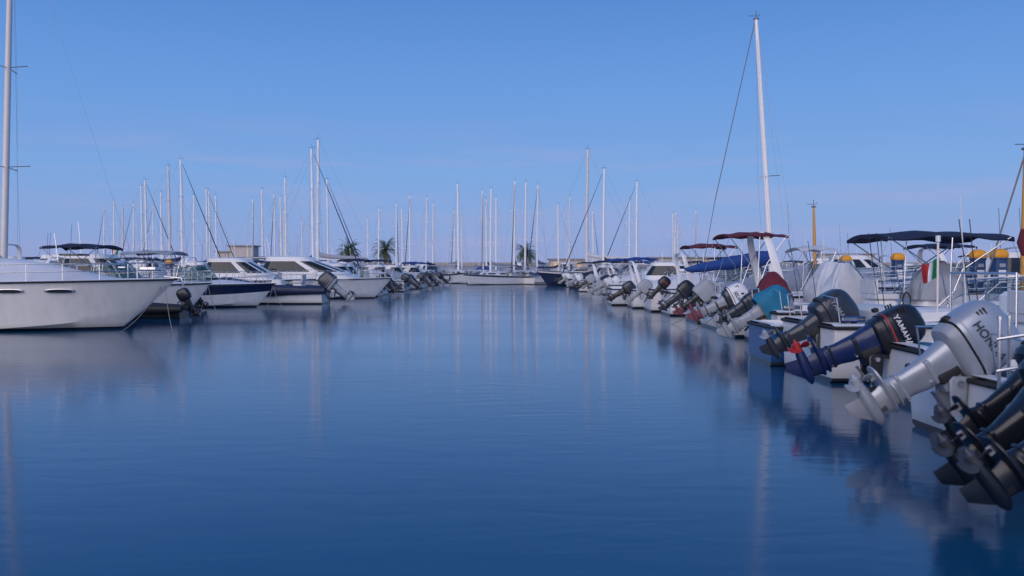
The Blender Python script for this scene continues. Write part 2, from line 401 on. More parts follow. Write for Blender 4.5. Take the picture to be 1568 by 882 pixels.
    for b in range(3):
        A=Matrix.Translation((-.47,0,-.76))@Matrix.Rotation(2*PI*b/3+.5,4,'X')
        rows=[]
        for i in range(7):
            t=i/6; rad=.04+.105*t; wd=.07*math.sin(PI*(.18+.74*t))**.7; tw=math.radians(66-26*t)
            rows.append([A@Vector((wd*q*math.cos(tw)-.02*t+.004*(1-q*q),wd*q*math.sin(tw),rad)) for q in(-1,-.5,0,.5,1)])
        rb=[[p+Vector((.006,0,0)) for p in r] for r in rows]
        rings=[a+b_[::-1] for a,b_ in zip(rows,rb)]
        mb.loft(rings,propm,M)
    mb.obj('propeller',em)
    mb=MB(); U=Matrix.Rotation(yaw,4,'Z')@Matrix.Diagonal((s,s,s,1))
    for sd in(1,-1):
        mb.loft([ring(.0,.12*sd,z,a,.018,4,14) for z,a in((.06,.05),(.02,.09),(-.12,.08),(-.30,.06))],trim,U)
        mb.rbox((.07,.12*sd,.03),(.16,.035,.05),trim,U)
    mb.tube([(0,-.17,0),(0,.17,0)],.028,STEEL,10,U)
    mb.tube([(-.02,.05,-.28),(-.16,.05,-.10)],.016,STEEL,8,U); 
    mb.rbox((-.02,0,-.02),(.15,.19,.20),trim,M)
    mb.tube([Vector((.10,.03,.22)),Vector((.25,.08,.22)),Vector((.34,.12,.05)),Vector((.42,.15,-.2))],.03,RUB,8,M)
    mb.tube([Vector((.08,-.06,.18)),Vector((.22,-.12,.16)),Vector((.36,-.1,-.05))],.014,RUB,6,M)
    mb.obj('clamp_bracket',em)
    if txt:
        mb=MB(); V,F=text_mesh(txt,.12 if not small else .105)
        b=.218 if not small else .201
        V=[Vector((v.x-.2,-(b+.004)-v.z,v.y+.42+.1*v.x)) for v in V]
        mb.add(V,F,txtm,MH); mb.obj('lettering',em)
    return piv
# ------------------------------------------------------------------ water
def water():
    V=[(-3000,-200,0),(3000,-200,0),(3000,4000,0),(-3000,4000,0)]
    me=bpy.data.meshes.new('water'); me.from_pydata(V,[],[[0,1,2,3]])
    o=bpy.data.objects.new('water',me); sc.collection.objects.link(o)
    m,nt,b=_base('harbour_water'); N=nt.nodes;L=nt.links
    b.inputs['Base Color'].default_value=(.003,.072,.16,1)
    b.inputs['IOR'].default_value=1.38
    g=N.new('ShaderNodeNewGeometry')
    mp=N.new('ShaderNodeMapping'); mp.inputs['Scale'].default_value=(.8,2.4,1); L.new(g.outputs['Position'],mp.inputs[0])
    n1=N.new('ShaderNodeTexNoise'); n1.inputs['Scale'].default_value=1.7; n1.inputs['Detail'].default_value=4; n1.inputs['Roughness'].default_value=.5; n1.inputs['Distortion'].default_value=.4; L.new(mp.outputs[0],n1.inputs['Vector'])
    n3=N.new('ShaderNodeTexNoise'); n3.inputs['Scale'].default_value=.16; n3.inputs['Detail'].default_value=3; L.new(g.outputs['Position'],n3.inputs['Vector'])
    m3=N.new('ShaderNodeMapRange'); m3.inputs[1].default_value=.35; m3.inputs[2].default_value=.65; m3.inputs[3].default_value=.07; m3.inputs[4].default_value=.22; L.new(n3.outputs['Fac'],m3.inputs[0])
    bp=N.new('ShaderNodeBump'); bp.inputs['Distance'].default_value=.022; L.new(m3.outputs[0],bp.inputs['Strength'])
    L.new(n1.outputs['Fac'],bp.inputs['Height']); L.new(bp.outputs[0],b.inputs['Normal'])
    n2=N.new('ShaderNodeTexNoise'); n2.inputs['Scale'].default_value=.12; n2.inputs['Detail'].default_value=4; L.new(mp.outputs[0],n2.inputs['Vector'])
    mr=N.new('ShaderNodeMapRange'); mr.inputs[1].default_value=.3;mr.inputs[2].default_value=.7; mr.inputs[3].default_value=.08; mr.inputs[4].default_value=.15
    L.new(n2.outputs['Fac'],mr.inputs[0]); L.new(mr.outputs[0],b.inputs['Roughness'])
    me.materials.append(m)
water()
# ------------------------------------------------------------------ piers, breakwater, buildings
def bx(mb,a,b,c,d,e,f,m):
    mb.add([(a,c,e),(b,c,e),(b,d,e),(a,d,e),(a,c,f),(b,c,f),(b,d,f),(a,d,f)],[[0,1,2,3],[4,5,6,7],[0,1,5,4],[1,2,6,5],[2,3,7,6],[3,0,4,7]],m)
def slab(name,x0,x1,y0,y1,z,posts=True):
    mb=MB()
    n=max(1,int((y1-y0)/8)); 
    for i in range(n):
        a=y0+(y1-y0)*i/n; b=y0+(y1-y0)*(i+1)/n-.06
        bx(mb,x0,x1,a,b,z-.32,z,CONC)
        bx(mb,x0-.04,x0+.22,a+.02,b-.02,z+.004,z+.10,CONC); bx(mb,x1-.22,x1+.04,a+.02,b-.02,z+.004,z+.10,CONC)
        if posts:
            for x in(x0+.4,x1-.4): mb.tube([(x,a+.4,-1),(x,a+.4,z-.3)],.17,CONC,10)
    return mb.obj(name)
slab('concrete_pier',12.2,14.8,12,128,.85)
slab('concrete_pier',-21.6,-19,16,128,.85)
mb=MB(); bx(mb,-160,160,150,158,-1,1.1,CONC); mb.obj('harbour_quay')
def breakwater():
    mb=MB(); n=420
    rings=[]
    for i in range(n+1):
        x=-420+840*i/n; y=250
        r=[]
        for k,(dy,z) in enumerate([(-9,-.5),(-7,.7),(-5,1.5),(-3,2.2),(0,2.6),(3,2.3),(6,-.5)]):
            nn=noise.noise(Vector((x*.45,k*1.7,3)))
            r.append(Vector((x,y+dy+nn*.8,z+nn*.7)))
        rings.append(r)
    mb.loft(rings,ROCK,closed=False,cap0=False,cap1=False)
    bx(mb,-420,420,252,253,2,3.5,CONC)
    mb.obj('breakwater')
breakwater()
def building(x,y,w,h,z0=1.1,name='harbour_kiosk',d=4,lit=True):
    em=empty(name,(x,y,z0)); mb=MB()
    bx(mb,-w/2,w/2,-d/2,d/2,0,h,STUC); mb.obj('walls',em)
    mb=MB(); bx(mb,-w/2-.35,w/2+.35,-d/2-.35,d/2+.35,h+.004,h+.2,CONC); mb.obj('roof',em)
    mb=MB(); n=max(2,int(w/1.6)); rows=max(1,int(h/2.6))
    for r in range(rows):
        for i in range(n):
            cx=-w/2+(i+.5)*w/n; z=1.1+r*2.6
            bx(mb,cx-.4,cx+.4,-d/2-.05,-d/2+.05,z-.4,z+.55,WARM if (lit and (i+r)%2==0) else GLASS)
            bx(mb,cx-.48,cx+.48,-d/2-.09,-d/2-.003,z-.48,z-.40,CONC)
    mb.obj('windows',em)
building(9.5,153,6,2.1); building(-66,150,9,2.3); building(-46.5,153,4,4.4,name='harbour_office',lit=False); building(-49.6,153,2,3.4,name='harbour_office',lit=False)
building(30,154,12,2.4,name='boat_shed',lit=False); building(58,154,9,3.0,name='boat_shed',lit=False)
# ------------------------------------------------------------------ pedestals
def pedestal(x,y,z=.85):
    em=empty('service_pedestal',(x,y,z)); mb=MB()
    mb.loft([ring(0,0,q,a,a,6,20) for q,a in((0,.21),(.04,.21),(.06,.17),(1.0,.165),(1.02,.18),(1.06,.18))],PBLUE); 
    mb.rbox((0,-.172,.55),(.2,.02,.35),DECK); mb.rbox((0,-.176,.85),(.16,.03,.1),LGREY)
    mb.obj('body',em)
    mb=MB(); mb.loft([ring(0,0,q,a,a,5,20) for q,a in((1.06,.18),(1.10,.20),(1.18,.195),(1.26,.15),(1.30,.08))],YEL); mb.obj('cap',em)
for x,y in((13.2,25),(13.25,24.0),(13.2,30.2),(13.2,34.9),(13.2,45),(13.2,60),(-20.2,52),(-20.2,75)): pedestal(x,y)
# ------------------------------------------------------------------ sailing yachts
def yacht_mesh(kind):
    mb=MB(); h=Hull(9,2.9,.95,1.25,rake=.10,full=2.0,crown=.05,floor=.55,cock=(.05,.30),capw=.3)
    side=[WH,WH2,NAVYH,WH,WH][kind%5]
    h.build(mb,side,stripe=[BLUEH,NAVYH,WH,NAVYH,NAVYH][kind%5],srow=(6,) if kind%2==0 else (2,))
    f_cabin(mb,[(1.0,2.7,6.9,.95),(1.18,2.75,6.6,.92),(1.34,2.8,6.3,.86),(1.46,2.85,5.9,.78),(1.49,3,5.5,.55)],e=3)
    mx=5.0; H=11
    mcol=[ALU,ALU,ALUW,ALU,ALU][kind%5]
    mb.tube([(mx,0,1.3),(mx-.02,0,6),(mx-.08,0,H)],[.115,.11,.09],mcol,8)
    mb.tube([(mx,0,H),(mx-.1,0,H+.45)],.010,WIRE,4); mb.tube([(mx-.3,0,H+.1),(mx+.25,0,H+.12)],.010,WIRE,4)
    for z,w in((4.8,.85),(7.8,.65)):
        mb.tube([(mx-.1,-w,z),(mx,0,z+.05),(mx-.1,w,z)],.018,mcol,5)
    bz=2.15
    mb.tube([(mx-.1,0,bz),(mx-3.9,0,bz-.05)],.055,mcol,8)
    cov=[BLUEC,NAVY,WCAN,NAVY,GCAN][kind%5]
    mb.tube([(mx-.05,0,bz+.55),(mx-.25,0,bz+.3),(mx-1,0,bz+.18),(mx-2.2,0,bz+.12),(mx-3.7,0,bz+.06)],[.08,.17,.17,.14,.07],cov,10)
    wr=.006
    for sd in(1,-1):
        mb.tube([(mx-.2,1.3*sd,1.1),(mx-.1,.85*sd,4.8),(mx-.1,.65*sd,7.8),(mx-.06,0,H-.1)],wr,WIREL,4)
        mb.tube([(mx-.5,1.25*sd,1.1),(mx,0,4.8)],wr,WIREL,4)
        mb.tube([(mx-.1,.85*sd,4.8),(mx,0,7.8)],wr,WIREL,4)
    if kind in(0,3): mb.tube([(8.8,0,1.35),(7.1,0,5.6),(mx+.1,0,H-.4)],[.05,.04,.015],NAVY,6)
    elif kind in(1,): mb.tube([(8.8,0,1.35),(7.1,0,5.6),(mx+.1,0,H-.4)],[.05,.04,.02],WCAN,6)
    else: mb.tube([(8.8,0,1.35),(mx+.1,0,H-.4)],.007,WIREL,4)
    mb.tube([(.1,0,1.0),(mx-.12,0,H)],wr,WIREL,4)
    h.rail(mb,.03,1,.6,8,.014)
    for sd in(1,-1): mb.tube([(.1,1.2*sd,1.0),(.05,1.2*sd,1.6),(.05,.4*sd,1.6),(.05,.4*sd,1.0)],.014,STEEL,5)
    rings=[]
    for x,z,w in((2.3,1.95,.85),(2.6,2.0,.86),(3.0,1.8,.84),(3.4,1.4,.8)):
        rings.append([Vector((x,w*sg(math.cos(a),.6),1.2+(z-1.2)*sg(max(0,math.sin(a)),.6))) for a in [PI*i/10 for i in range(11)]])
    mb.loft(rings,cov,closed=False,cap0=False,cap1=False)
    for k in range(3): mb.tube([(2+k*2,-h.g((2+k*2)/9)-.13,.95),(2+k*2,-h.g((2+k*2)/9)-.14,.6),(2+k*2,-h.g((2+k*2)/9)-.13,.3)],[.05,.11,.05],[NBLUE,WPAINT][kind%2],8)
    o=mb.obj('sailing_yacht'); me=o.data; bpy.data.objects.remove(o); return me
YM=[yacht_mesh(k) for k in range(5)]
def yacht(k,x,y,H,yaw):
    s=H/11; o=bpy.data.objects.new('sailing_yacht',YM[k%5]); sc.collection.objects.link(o)
    c,sn=math.cos(yaw),math.sin(yaw); o.scale=(s,s,s); o.rotation_euler=(math.radians(R.uniform(-.8,.8)),0,yaw)
    o.location=(x-5*s*c,y-5*s*sn,0)
masts=[(-62,134,11),(-55,122,11),(-60,136,11.2),(-54,126,11),(-41.9,100,11),(-38.9,94,11),(-42.9,108,11),(-31.4,81,11),(-28.4,76,11),
(-40.7,113,11),(-35.9,104,11),(-36.6,107,11),(-37.8,113,11),(-35,119,11),(-29.4,104,11),(-29.8,111,11),(-23.3,91,11),(-28.5,120,8),
(-15.1,67,10.7),(-16.3,74,12.4),(-19.4,93,11),(-22.9,140,9.6),(-20.9,138,11),(-16.7,127,11),(-17.1,138,11),(-13.1,113,11),(-11.3,116,11),
(-11.4,127,11),(-9.2,141,11),(-5.95,98,11),(-3.5,106,11),(-3.4,119,11),(-2.1,116,11),(.2,94,11),(1.4,96,11),(2.8,99,11),(7.4,115,11),
(7.2,85,13.05),(8.6,83,11),(15.8,119,11),(13.4,95,11),(26.9,146,11),(22.5,120,8.6),(29.8,143,11),(-25.6,98,9.6),(-48,118,10),(-33,128,10),(19,104,8.2),(11.8,128,10),(-7.5,132,9.4)]
for i,(x,y,H) in enumerate(masts):
    if abs(x)<9 and y>88: yaw=-PI/2+R.uniform(-.35,.35)
    else: yaw=(0 if x<-22 or x>14 else PI) + R.uniform(-.08,.08) if R.random()<.7 else R.uniform(-.1,.1)
    if y>110: yaw=-PI/2+R.uniform(-.3,.3)
    yacht(i if i%5!=2 or R.random()<.4 else 4,x,y,H,yaw)
# ------------------------------------------------------------------ motor boats
BN=[0]
def boat(name,x,y,yaw=0,L=6.2,B=2.2,zs=.75,zb=1.0,side=WH,stripe=None,srow=(),feat=(),clut=False,**kw):
    """x,y = middle of transom; bow along +X (yaw=pi turns it)"""
    BN[0]+=1
    em=empty(name,(x,y,0),yaw)
    h=Hull(L,B,zs,zb,**kw); mb=MB(); h.build(mb,side,stripe,srow)
    mb.obj('hull',em)
    if clut: mb=MB(); h.clutter(mb,BN[0]); mb.obj('deck_gear',em)
    for f in feat:
        k=f[0]; mb=MB(); a=f[1:]
        nm=k
        if k=='rail': h.rail(mb,*a)
        elif k=='windshield': f_windshield(mb,*a)
        elif k=='cabin': f_cabin(mb,*a)
        elif k=='bimini': f_bimini(mb,*a)
        elif k=='cover': f_cover(mb,*a)
        elif k=='arch': f_arch(mb,*a)
        elif k=='console': f_console(mb,*a)
        elif k=='box':
            for q in a: mb.rbox(*q)
            nm='fittings'
        elif k=='tube':
            for q in a: mb.tube(*q)
            nm='tubing'
        mb.obj(nm,em)
    return em
ST=STEEL
def cleats(L,B,z): return ('box',((.25,B*.4,z+.06),(.22,.05,.04),ST),((.25,-B*.4,z+.06),(.22,.05,.04),ST),((L*.85,0,z+.35),(.2,.06,.04),ST))
def sternrail(B,z): return ('tube',([(.1,-B*.42,z),(.05,-B*.42,z+.35),(.05,-B*.2,z+.38),(.1,-B*.2,z)],.011,ST,8),([(.1,B*.42,z),(.05,B*.42,z+.35),(.05,B*.2,z+.38),(.1,B*.2,z)],.011,ST,8))
# --- right-hand row (sterns to the channel)
outboard((2.80,5.75,.20),(3.72,5.75,.93),BLACK,BLACK,yaw=.10,wid=1.25)
outboard((2.66,5.10,.24),(3.55,5.10,.92),BLACK,BLACK,yaw=.05,wid=1.2)
outboard((3.10,6.35,.30),(4.00,6.35,.96),DGREY,BLACK,yaw=.05)
boat('motor_boat',3.74,5.6,0,6,2.5,.62,.9,side=DARKH,clut=True,feat=[('rail',),sternrail(2.4,.66),cleats(6,2.4,.66)])
pB=outboard((3.12,8.05,.24),(4.28,8.05,.98),SILVER,SILVER,trim=LGREY,txt='HONDA',txtm=DGREY,skm=SILVER,yaw=.05,propm=LGREY,hs=.96)
boat('motor_boat',pB.x+.10,8.1,.02,6.4,2.2,.62,.95,side=WH4,clut=True,feat=[('windshield',2.6,3.6,.85,.95,.5),('rail',),sternrail(2.2,.66),cleats(6.4,2.2,.66),('box',((1.5,0,.6),(.5,1.5,.5),VINYL),((.45,.6,.75),(.5,.6,.3),WPAINT))])
pC=outboard((3.45,10.9,.29),(4.80,10.9,.88),BLACK,NBLUE,trim=BLACK,txt='YAMAHA',txtm=WPAINT,skm=NBLUE,propm=RED,small=True,yaw=.03,band=RED,hs=.92)
boat('motor_boat',4.62,10.6,-.04,6.2,2.0,.68,1.0,stripe=BLUEH,srow=(5,),clut=True,feat=[('console',2.7,.35),('rail',),cleats(6.2,2.0,.72),('tube',([(1.0,-.8,.7),(1.0,-.8,1.55),(1.0,.8,1.55),(1.0,.8,.7)],.016,ST,8))])
pD=outboard((3.66,12.9,.36),(4.72,12.9,.97),DGREY,DGREY,txt='YAMAHA',txtm=LGREY,skm=DGREY,propm=LGREY,wid=1.1,yaw=.1,hs=1.05)
boat('motor_boat',4.45,13.3,.03,6.8,2.4,.80,1.1,side=WH,clut=True,feat=[('rail',),sternrail(2.4,.84),cleats(6.8,2.4,.84),('box',((1.1,0,.75),(.6,1.7,.6),VINYL),((3.6,0,1.0),(.9,.9,.5),DECK)),('windshield',3.2,4.2,.8,1.1,.4)])
boat('blue_dinghy',4.25,15.1,0,4.6,1.6,.66,.85,side=BLUEH,feat=[('box',((1.4,0,.5),(.35,1.3,.08),TEAK),((2.7,0,.52),(.3,1.3,.08),TEAK)),('cover',1.8,3.9,.6,.66,.95,BLUEC,8,.5,3,.04)])
boat('motor_boat',5.0,17.6,0,6.6,2.3,.78,1.05,clut=True,feat=[('bimini',2.05,4.45,1.0,2.36,.85,NAVY),('console',3.3,.4),('cover',2.9,4.0,.45,1.0,1.75,GCAN,4,.6),('rail',),sternrail(2.3,.82),cleats(6.6,2.3,.82)])
pE=outboard((4.05,17.2,.30),(5.15,17.2,.94),LGREY,LGREY,cover=TEAL,skm=LGREY,yaw=.05)
pF=outboard((4.22,21,.40),(5.36,21,.95),WPAINT,LGREY,trim=DGREY,txt='SELVA',txtm=NBLUE,skm=PINK,propm=PINK)
boat('motor_boat',5.2,21.4,0,6.4,2.2,.75,1.05,side=WH,stripe=MAROON,srow=(5,),clut=True,feat=[('cover',.7,1.5,.5,.7,1.5,MAROON,2,.55,4),('cover',2.0,3.1,.62,.8,1.75,WCAN,1,.5,4),('rail',),cleats(6.4,2.3,.8)])
boat('motor_boat',5.3,19.5,-.03,5.6,1.7,.7,.95,clut=True,side=WH4,feat=[('cover',1.6,2.5,.42,.7,1.72,WCAN,6,.45,4),('rail',),])
outboard((4.35,19.2,.35),(5.28,19.2,.92),DGREY,DGREY,skm=LGREY,small=True)
boat('motor_boat',5.4,24.2,0,7.2,2.5,.85,1.2,clut=True,feat=[('arch',1.75,1.0,.9,2.62,DECK,.13,-.45),('windshield',3.0,4.3,.9,1.15,.65,.5),('bimini',.3,1.9,.9,2.62,.9,MAROON,True,.05),('bimini',2.3,3.3,.7,2.25,1.0,WCAN,True,.03),('rail',),sternrail(2.5,.88),('tube',([(2.3,.3,2.4),(2.25,.3,3.4)],.012,ST,5),)])
outboard((4.45,24.0,.35),(5.3,24.0,1.02),DGREY,BLACK,skm=PINK,cover=GCAN)
boat('motor_boat',5.5,27.0,0,6.6,2.2,.8,1.1,side=WH,feat=[('cover',.4,5.6,1.0,.8,1.6,GCAN,3,.75,2.6,.08),])
outboard((4.55,27,.33),(5.35,27,1.0),BLACK,DGREY)
boat('motor_boat',5.4,31.0,0,6.4,2.3,.8,1.1,clut=True,feat=[('bimini',.66,2.3,.9,2.5,.85,MAROON,True,.05),('windshield',3.0,4.1,.85,1.05,.6,.4),('rail',),('console',2.6,.4)])
outboard((4.75,30.6,.55),(5.3,30.6,1.15),BLACK,BLACK,txt='YAMAHA',txtm=RED,skm=DGREY)
boat('motor_boat',5.2,33.8,0,6.6,2.3,.85,1.15,feat=[('arch',1.5,.95,.85,2.2,DECK,.10,-.3),('windshield',2.8,4,.85,1.1,.6,.4),('rail',)])
outboard((4.35,33.6,.3),(5.1,33.6,.95),LGREY,LGREY,cover=GCAN)
outboard((3.95,36.4,.30),(4.85,36.4,.85),DGREY,BLACK)
boat('motor_boat',4.9,36.6,0,6,2.1,.75,1,feat=[('cover',.6,4.2,.9,.75,1.4,WCAN,5,.6,2.6),('rail',)])
yy=39.6; i=0
while yy<88:
    xs=5.0+.012*(yy-36)+R.uniform(-.7,.6)
    sh=[(BLACK,BLACK),(WPAINT,LGREY),(DGREY,DGREY),(BLACK,LGREY)][R.randrange(4)]
    feats=[('rail',)]; k=R.randrange(4)
    if k==0: feats+=[('windshield',2.6,3.7,.8,1.0,.5,.4)]+([('bimini',1.0,2.8,.85,2.3,.85,R.choice([NAVY,BLUEC,NAVY]))] if R.random()<.5 else [])
    elif k==1: feats+=[('cover',.8,4.6,.85,.8,1.5,R.choice([WCAN,NAVY,GCAN,NAVY]),i,.6)]
    elif k==2: feats+=[('console',2.6,.4),('arch',1.3,.9,.8,1.95,DECK,.08)]
    else: feats+=[('cabin',[(.95,1.6,4.9,.8),(1.3,1.7,4.4,.76),(1.75,2.0,3.6,.7),(1.9,2.0,3.4,.68),(1.94,2.2,3.0,.5)])]
    boat('motor_boat',xs,yy,R.uniform(-.08,.08),R.uniform(5.2,6.8),R.uniform(1.9,2.35),R.uniform(.65,.88),1.1,feat=feats,side=R.choice([WH,WH2,WH4,WH,NAVYH]))
    if R.random()<.88:
        sl_=R.uniform(.75,1.15); tz=R.uniform(.22,.5)
        outboard((xs-sl_,yy,tz),(xs-.05,yy,.98),sh[0],sh[1],cover=R.choice([None,None,WCAN,None,GCAN,NAVY]),yaw=R.uniform(-.2,.2),small=R.random()<.4)
    yy+=R.uniform(2.5,3.4); i+=1
# --- left-hand row
cr_=boat('cabin_cruiser',-18.6,23.6,0,9.6,3.2,1.22,1.34,side=WH2,rake=.17,full=2.6,crown=.62,floor=.6,cock=(.03,.34),capw=.2,
  feat=[('rail',.40,1,.42,6),('windshield',3.3,4.9,1.15,1.75,.6,.7,CGLASS),('arch',2.5,1.35,1.3,2.9,DECK,.2,-.6),cleats(9.6,3.2,1.3),
  ('box',((8.9,0,1.62),(.5,.3,.08),ST),((6.9,0,1.98),(.6,.6,.05),GLASS),((7.9,0,1.86),(.35,.35,.05),GLASS)),
  ('tube',([(6.0,.9,1.8),(5.9,.9,2.6)],.012,ST,5),([(9.3,0,1.4),(9.75,0,1.35),(9.8,0,1.15)],.03,ST,8))])
def porthole():
    mb=MB()
    def el(a,b,dy): return [Vector((a*sg(math.cos(t),.8),dy,b*sg(math.sin(t),.8))) for t in [2*PI*k/28 for k in range(28)]]
    mb.loft([el(.36,.062,0.02),el(.35,.056,-.03),el(.30,.04,-.035)],ST,cap0=False,cap1=False); mb.loft([el(.31,.045,-.02),el(.30,.04,-.028)],GLASS)
    return mb
for px in(-11.55,-12.7,-14.4): 
    u=(px+18.6)/9.6; hh=Hull(9.6,3.2,1.22,1.34,rake=.17,full=2.6)
    g,c=hh.g(u),hh.c(u); s=max(0,(u-.35)/.65); zc=.03+.32*hh.sh(u)*s*s; t=(1.05-zc)/(hh.sh(u)-zc)
    yk=c+(g-c)*t**(1+.5*s)
    du=.03; 
    g2,c2=hh.g(u+du),hh.c(u+du); yk2=c2+(g2-c2)*t**(1+.5*s); ang=math.atan2(yk-yk2,du*9.6)
    o=porthole().obj('porthole',cr_); o.location=(px+18.6,-yk,1.05); o.rotation_euler=(math.radians(14),0,ang)
boat('motor_boat',-19.0,27.9,0,5.6,2.1,1.0,1.2,side=WH,clut=True,feat=[('windshield',2.4,3.5,.85,1.2,.7,.5),('arch',1.4,.9,1.0,2.75,DECK,.16,-.4),('rail',.4,1,.5,6),('cover',.3,1.3,.8,1.0,1.6,NAVY,3),('tube',([(1.2,.3,2.6),(1.1,.3,3.6)],.012,ST,5),([(1.2,-.5,2.6),(1.0,-.5,3.9)],.01,WPAINT,5))])
boat('motor_boat',-17.3,31.0,0,6.7,2.3,.98,1.12,side=WH,rake=.15,clut=True,feat=[('windshield',3.0,4.3,.9,1.15,.62,.5,GGLASS),('rail',.42,1,.4,6),('bimini',1.2,3.2,.95,2.5,1.0,NAVY),cleats(6.7,2.3,1.0)])
boat('cabin_cruiser',-19.2,34.0,0,6.4,2.3,1.0,1.15,side=WH4,feat=[('cabin',[(1.0,1.9,5.2,.95),(1.4,2.0,4.7,.9),(2.0,2.2,3.9,.82),(2.15,2.1,3.8,.8),(2.2,2.5,3.3,.5)]),('rail',.5,1,.5,6),('tube',([(2.6,0,2.2),(2.5,0,3.4)],.012,ST,5))])
def dinghy(x,y,m,L=3.2,w=.55):
    boat('inflatable_dinghy',x,y,PI,L,w*2,.30,.42,side=DARKH,feat=[('tube',([(-.1,w,.30),(L*.55,w,.31),(L*.85,w*.7,.40),(L,.05,.5),(L*.85,-w*.7,.40),(L*.55,-w,.31),(-.1,-w,.30)],[.10]+[.19]*5+[.10],m,12))],crown=.02,floor=.1)
dinghy(-11.75,26.4,TUBEB,2.6,.5); dinghy(-10.75,28.9,TUBEB,2.7,.5)
outboard((-11.25,26.4,.04),(-11.70,26.4,.80),BLACK,BLACK,yaw=PI)
outboard((-10.25,28.7,.04),(-10.7,28.7,.78),BLACK,BLACK,yaw=PI)
boat('motor_boat',-16.9,37.2,0,6.9,2.4,.92,1.0,side=WH,stripe=NAVYH,srow=(4,5,6),rake=.13,clut=True,feat=[('windshield',3.0,4.5,.95,1.1,.65,.5,GGLASS),('rail',.4,1,.5,7),('bimini',.8,2.9,.95,2.4,.95,GCAN),cleats(7,2.4,.95)])
dinghy(-12.3,34.2,TUBEB); outboard((-11.9,34.2,.04),(-12.35,34.2,.8),BLACK,BLACK,yaw=PI)
boat('rigid_inflatable_boat',-8.65,41.0,PI,4.8,2.2,.60,.85,side=WH,feat=[('console',2.2,.35),('tube',([(-.15,1.0,.62),(2.3,1.05,.64),(3.7,.75,.76),(4.7,.08,.98),(3.7,-.75,.76),(2.3,-1.05,.64),(-.15,-1.0,.62)],[.16,.27,.27,.27,.27,.27,.16],TUBE,16)),('rail',.6,1,.3,4)])
outboard((-7.30,40.3,.16),(-8.40,40.3,1.05),DGREY,LGREY,yaw=PI,hs=1.15)
outboard((-7.75,41.6,.15),(-8.65,41.6,.92),BLACK,DGREY,yaw=PI,small=True)
boat('cabin_cruiser',-15.6,48.2,0,9.0,3.0,.98,1.12,side=WH,rake=.12,crown=.25,cock=(.03,.2),feat=[
 ('cabin',[(1.0,1.8,7.4,1.25),(1.45,1.9,6.6,1.2),(2.02,2.3,5.0,1.08),(2.24,2.2,4.7,1.02),(2.32,2.6,4.2,.7)]),
 ('rail',.5,1,.45,7),('tube',([(2.4,0,2.3),(2.2,0,3.3)],.012,ST,5),([(.3,1.2,1.0),(.3,1.2,2.2),(2.2,1.05,2.25)],.018,ST,6),([(.3,-1.2,1.0),(.3,-1.2,2.2),(2.2,-1.05,2.25)],.018,ST,6))])
boat('cabin_cruiser',-17.6,44.8,0,7.6,2.6,.95,1.1,side=WH,rake=.12,crown=.2,cock=(.03,.25),feat=[
 ('cabin',[(1.0,1.9,6.0,1.05),(1.4,2.0,5.4,1.0),(1.95,2.3,4.4,.92),(2.12,2.2,4.2,.9),(2.18,2.6,3.8,.6)]),('rail',.5,1,.45,6)])
yy=51.6; i=0
while yy<88:
    xs=-8.1+.02*(yy-50)+R.uniform(-.7,.5)
    feats=[('rail',)]; k=R.randrange(3)
    if k==0: feats+=[('windshield',2.6,3.7,.8,1.0,.5,.4),('bimini',1.0,2.8,.85,2.3,.85,[NAVY,BLUEC][i%2])]
    elif k==1: feats+=[('cover',.8,4.6,.85,.8,1.55,[NAVY,WCAN,BLUEC,GCAN][i%4],i,.6)]
    else: feats+=[('cabin',[(.95,1.6,5.2,.85),(1.3,1.7,4.7,.8),(1.75,2.0,3.6,.72),(1.9,2.0,3.4,.7),(1.94,2.2,3.0,.5)])]
    boat('motor_boat',xs,yy,PI+R.uniform(-.08,.08),R.uniform(5.6,7.0),R.uniform(2.0,2.4),R.uniform(.7,.9),1.1,feat=feats,side=R.choice([WH,NAVYH,WH2,WH,WH4]))
    outboard((xs+R.uniform(.7,1.1),yy-.1,R.uniform(.2,.4)),(xs+.05,yy-.1,1.0),[BLACK,DGREY,BLACK][i%3],[BLACK,DGREY,LGREY][i%3],yaw=PI+R.uniform(-.2,.2),small=R.random()<.4)
    yy+=R.uniform(2.5,3.1); i+=1
# --- second rows beyond the piers: shared meshes
def variant(k):
    mb=MB(); h=Hull(7,2.5,.9,1.2,crown=.3,rake=.14); h.build(mb,[WH,WH2,WH,NAVYH][k],[NAVYH,None,BLUEH,WH][k],(5,6) if k!=1 else ())
    h.rail(mb,.4,1,.45,6)
    if k==0: f_windshield(mb,3.0,4.2,.9,1.3,.55,.5); f_arch(mb,1.8,1.0,.95,2.3); f_bimini(mb,.9,2.8,.95,2.5,.95,NAVY)
    if k==1: f_cabin(mb,[(1.1,1.9,5.8,1.0),(1.5,2.0,5.2,.95),(2.1,2.3,4.2,.88),(2.3,2.2,4.1,.86),(2.36,2.6,3.6,.6)]); mb.tube([(2.8,0,2.3),(2.7,0,4)],.015,ST,5)
    if k==2: f_cover(mb,.6,5.2,1.0,.9,1.7,GCAN,4,.6); mb.tube([(3,.2,1.5),(2.9,.2,3.4)],.012,ST,5)
    if k==3: f_windshield(mb,3.0,4.2,.9,1.25,.55,.5,GGLASS); f_arch(mb,1.2,1.05,.9,2.5); mb.tube([(1.2,.2,2.5),(1.1,.2,3.9)],.015,ST,5)
    o=mb.obj('motor_boat'); me=o.data; bpy.data.objects.remove(o); return me
VM=[variant(k) for k in range(4)]
def inst(k,x,y,yaw,s=1):
    o=bpy.data.objects.new('motor_boat',VM[k%4]); sc.collection.objects.link(o); o.location=(x,y,0); o.rotation_euler[2]=yaw; o.scale=(s,s,s)
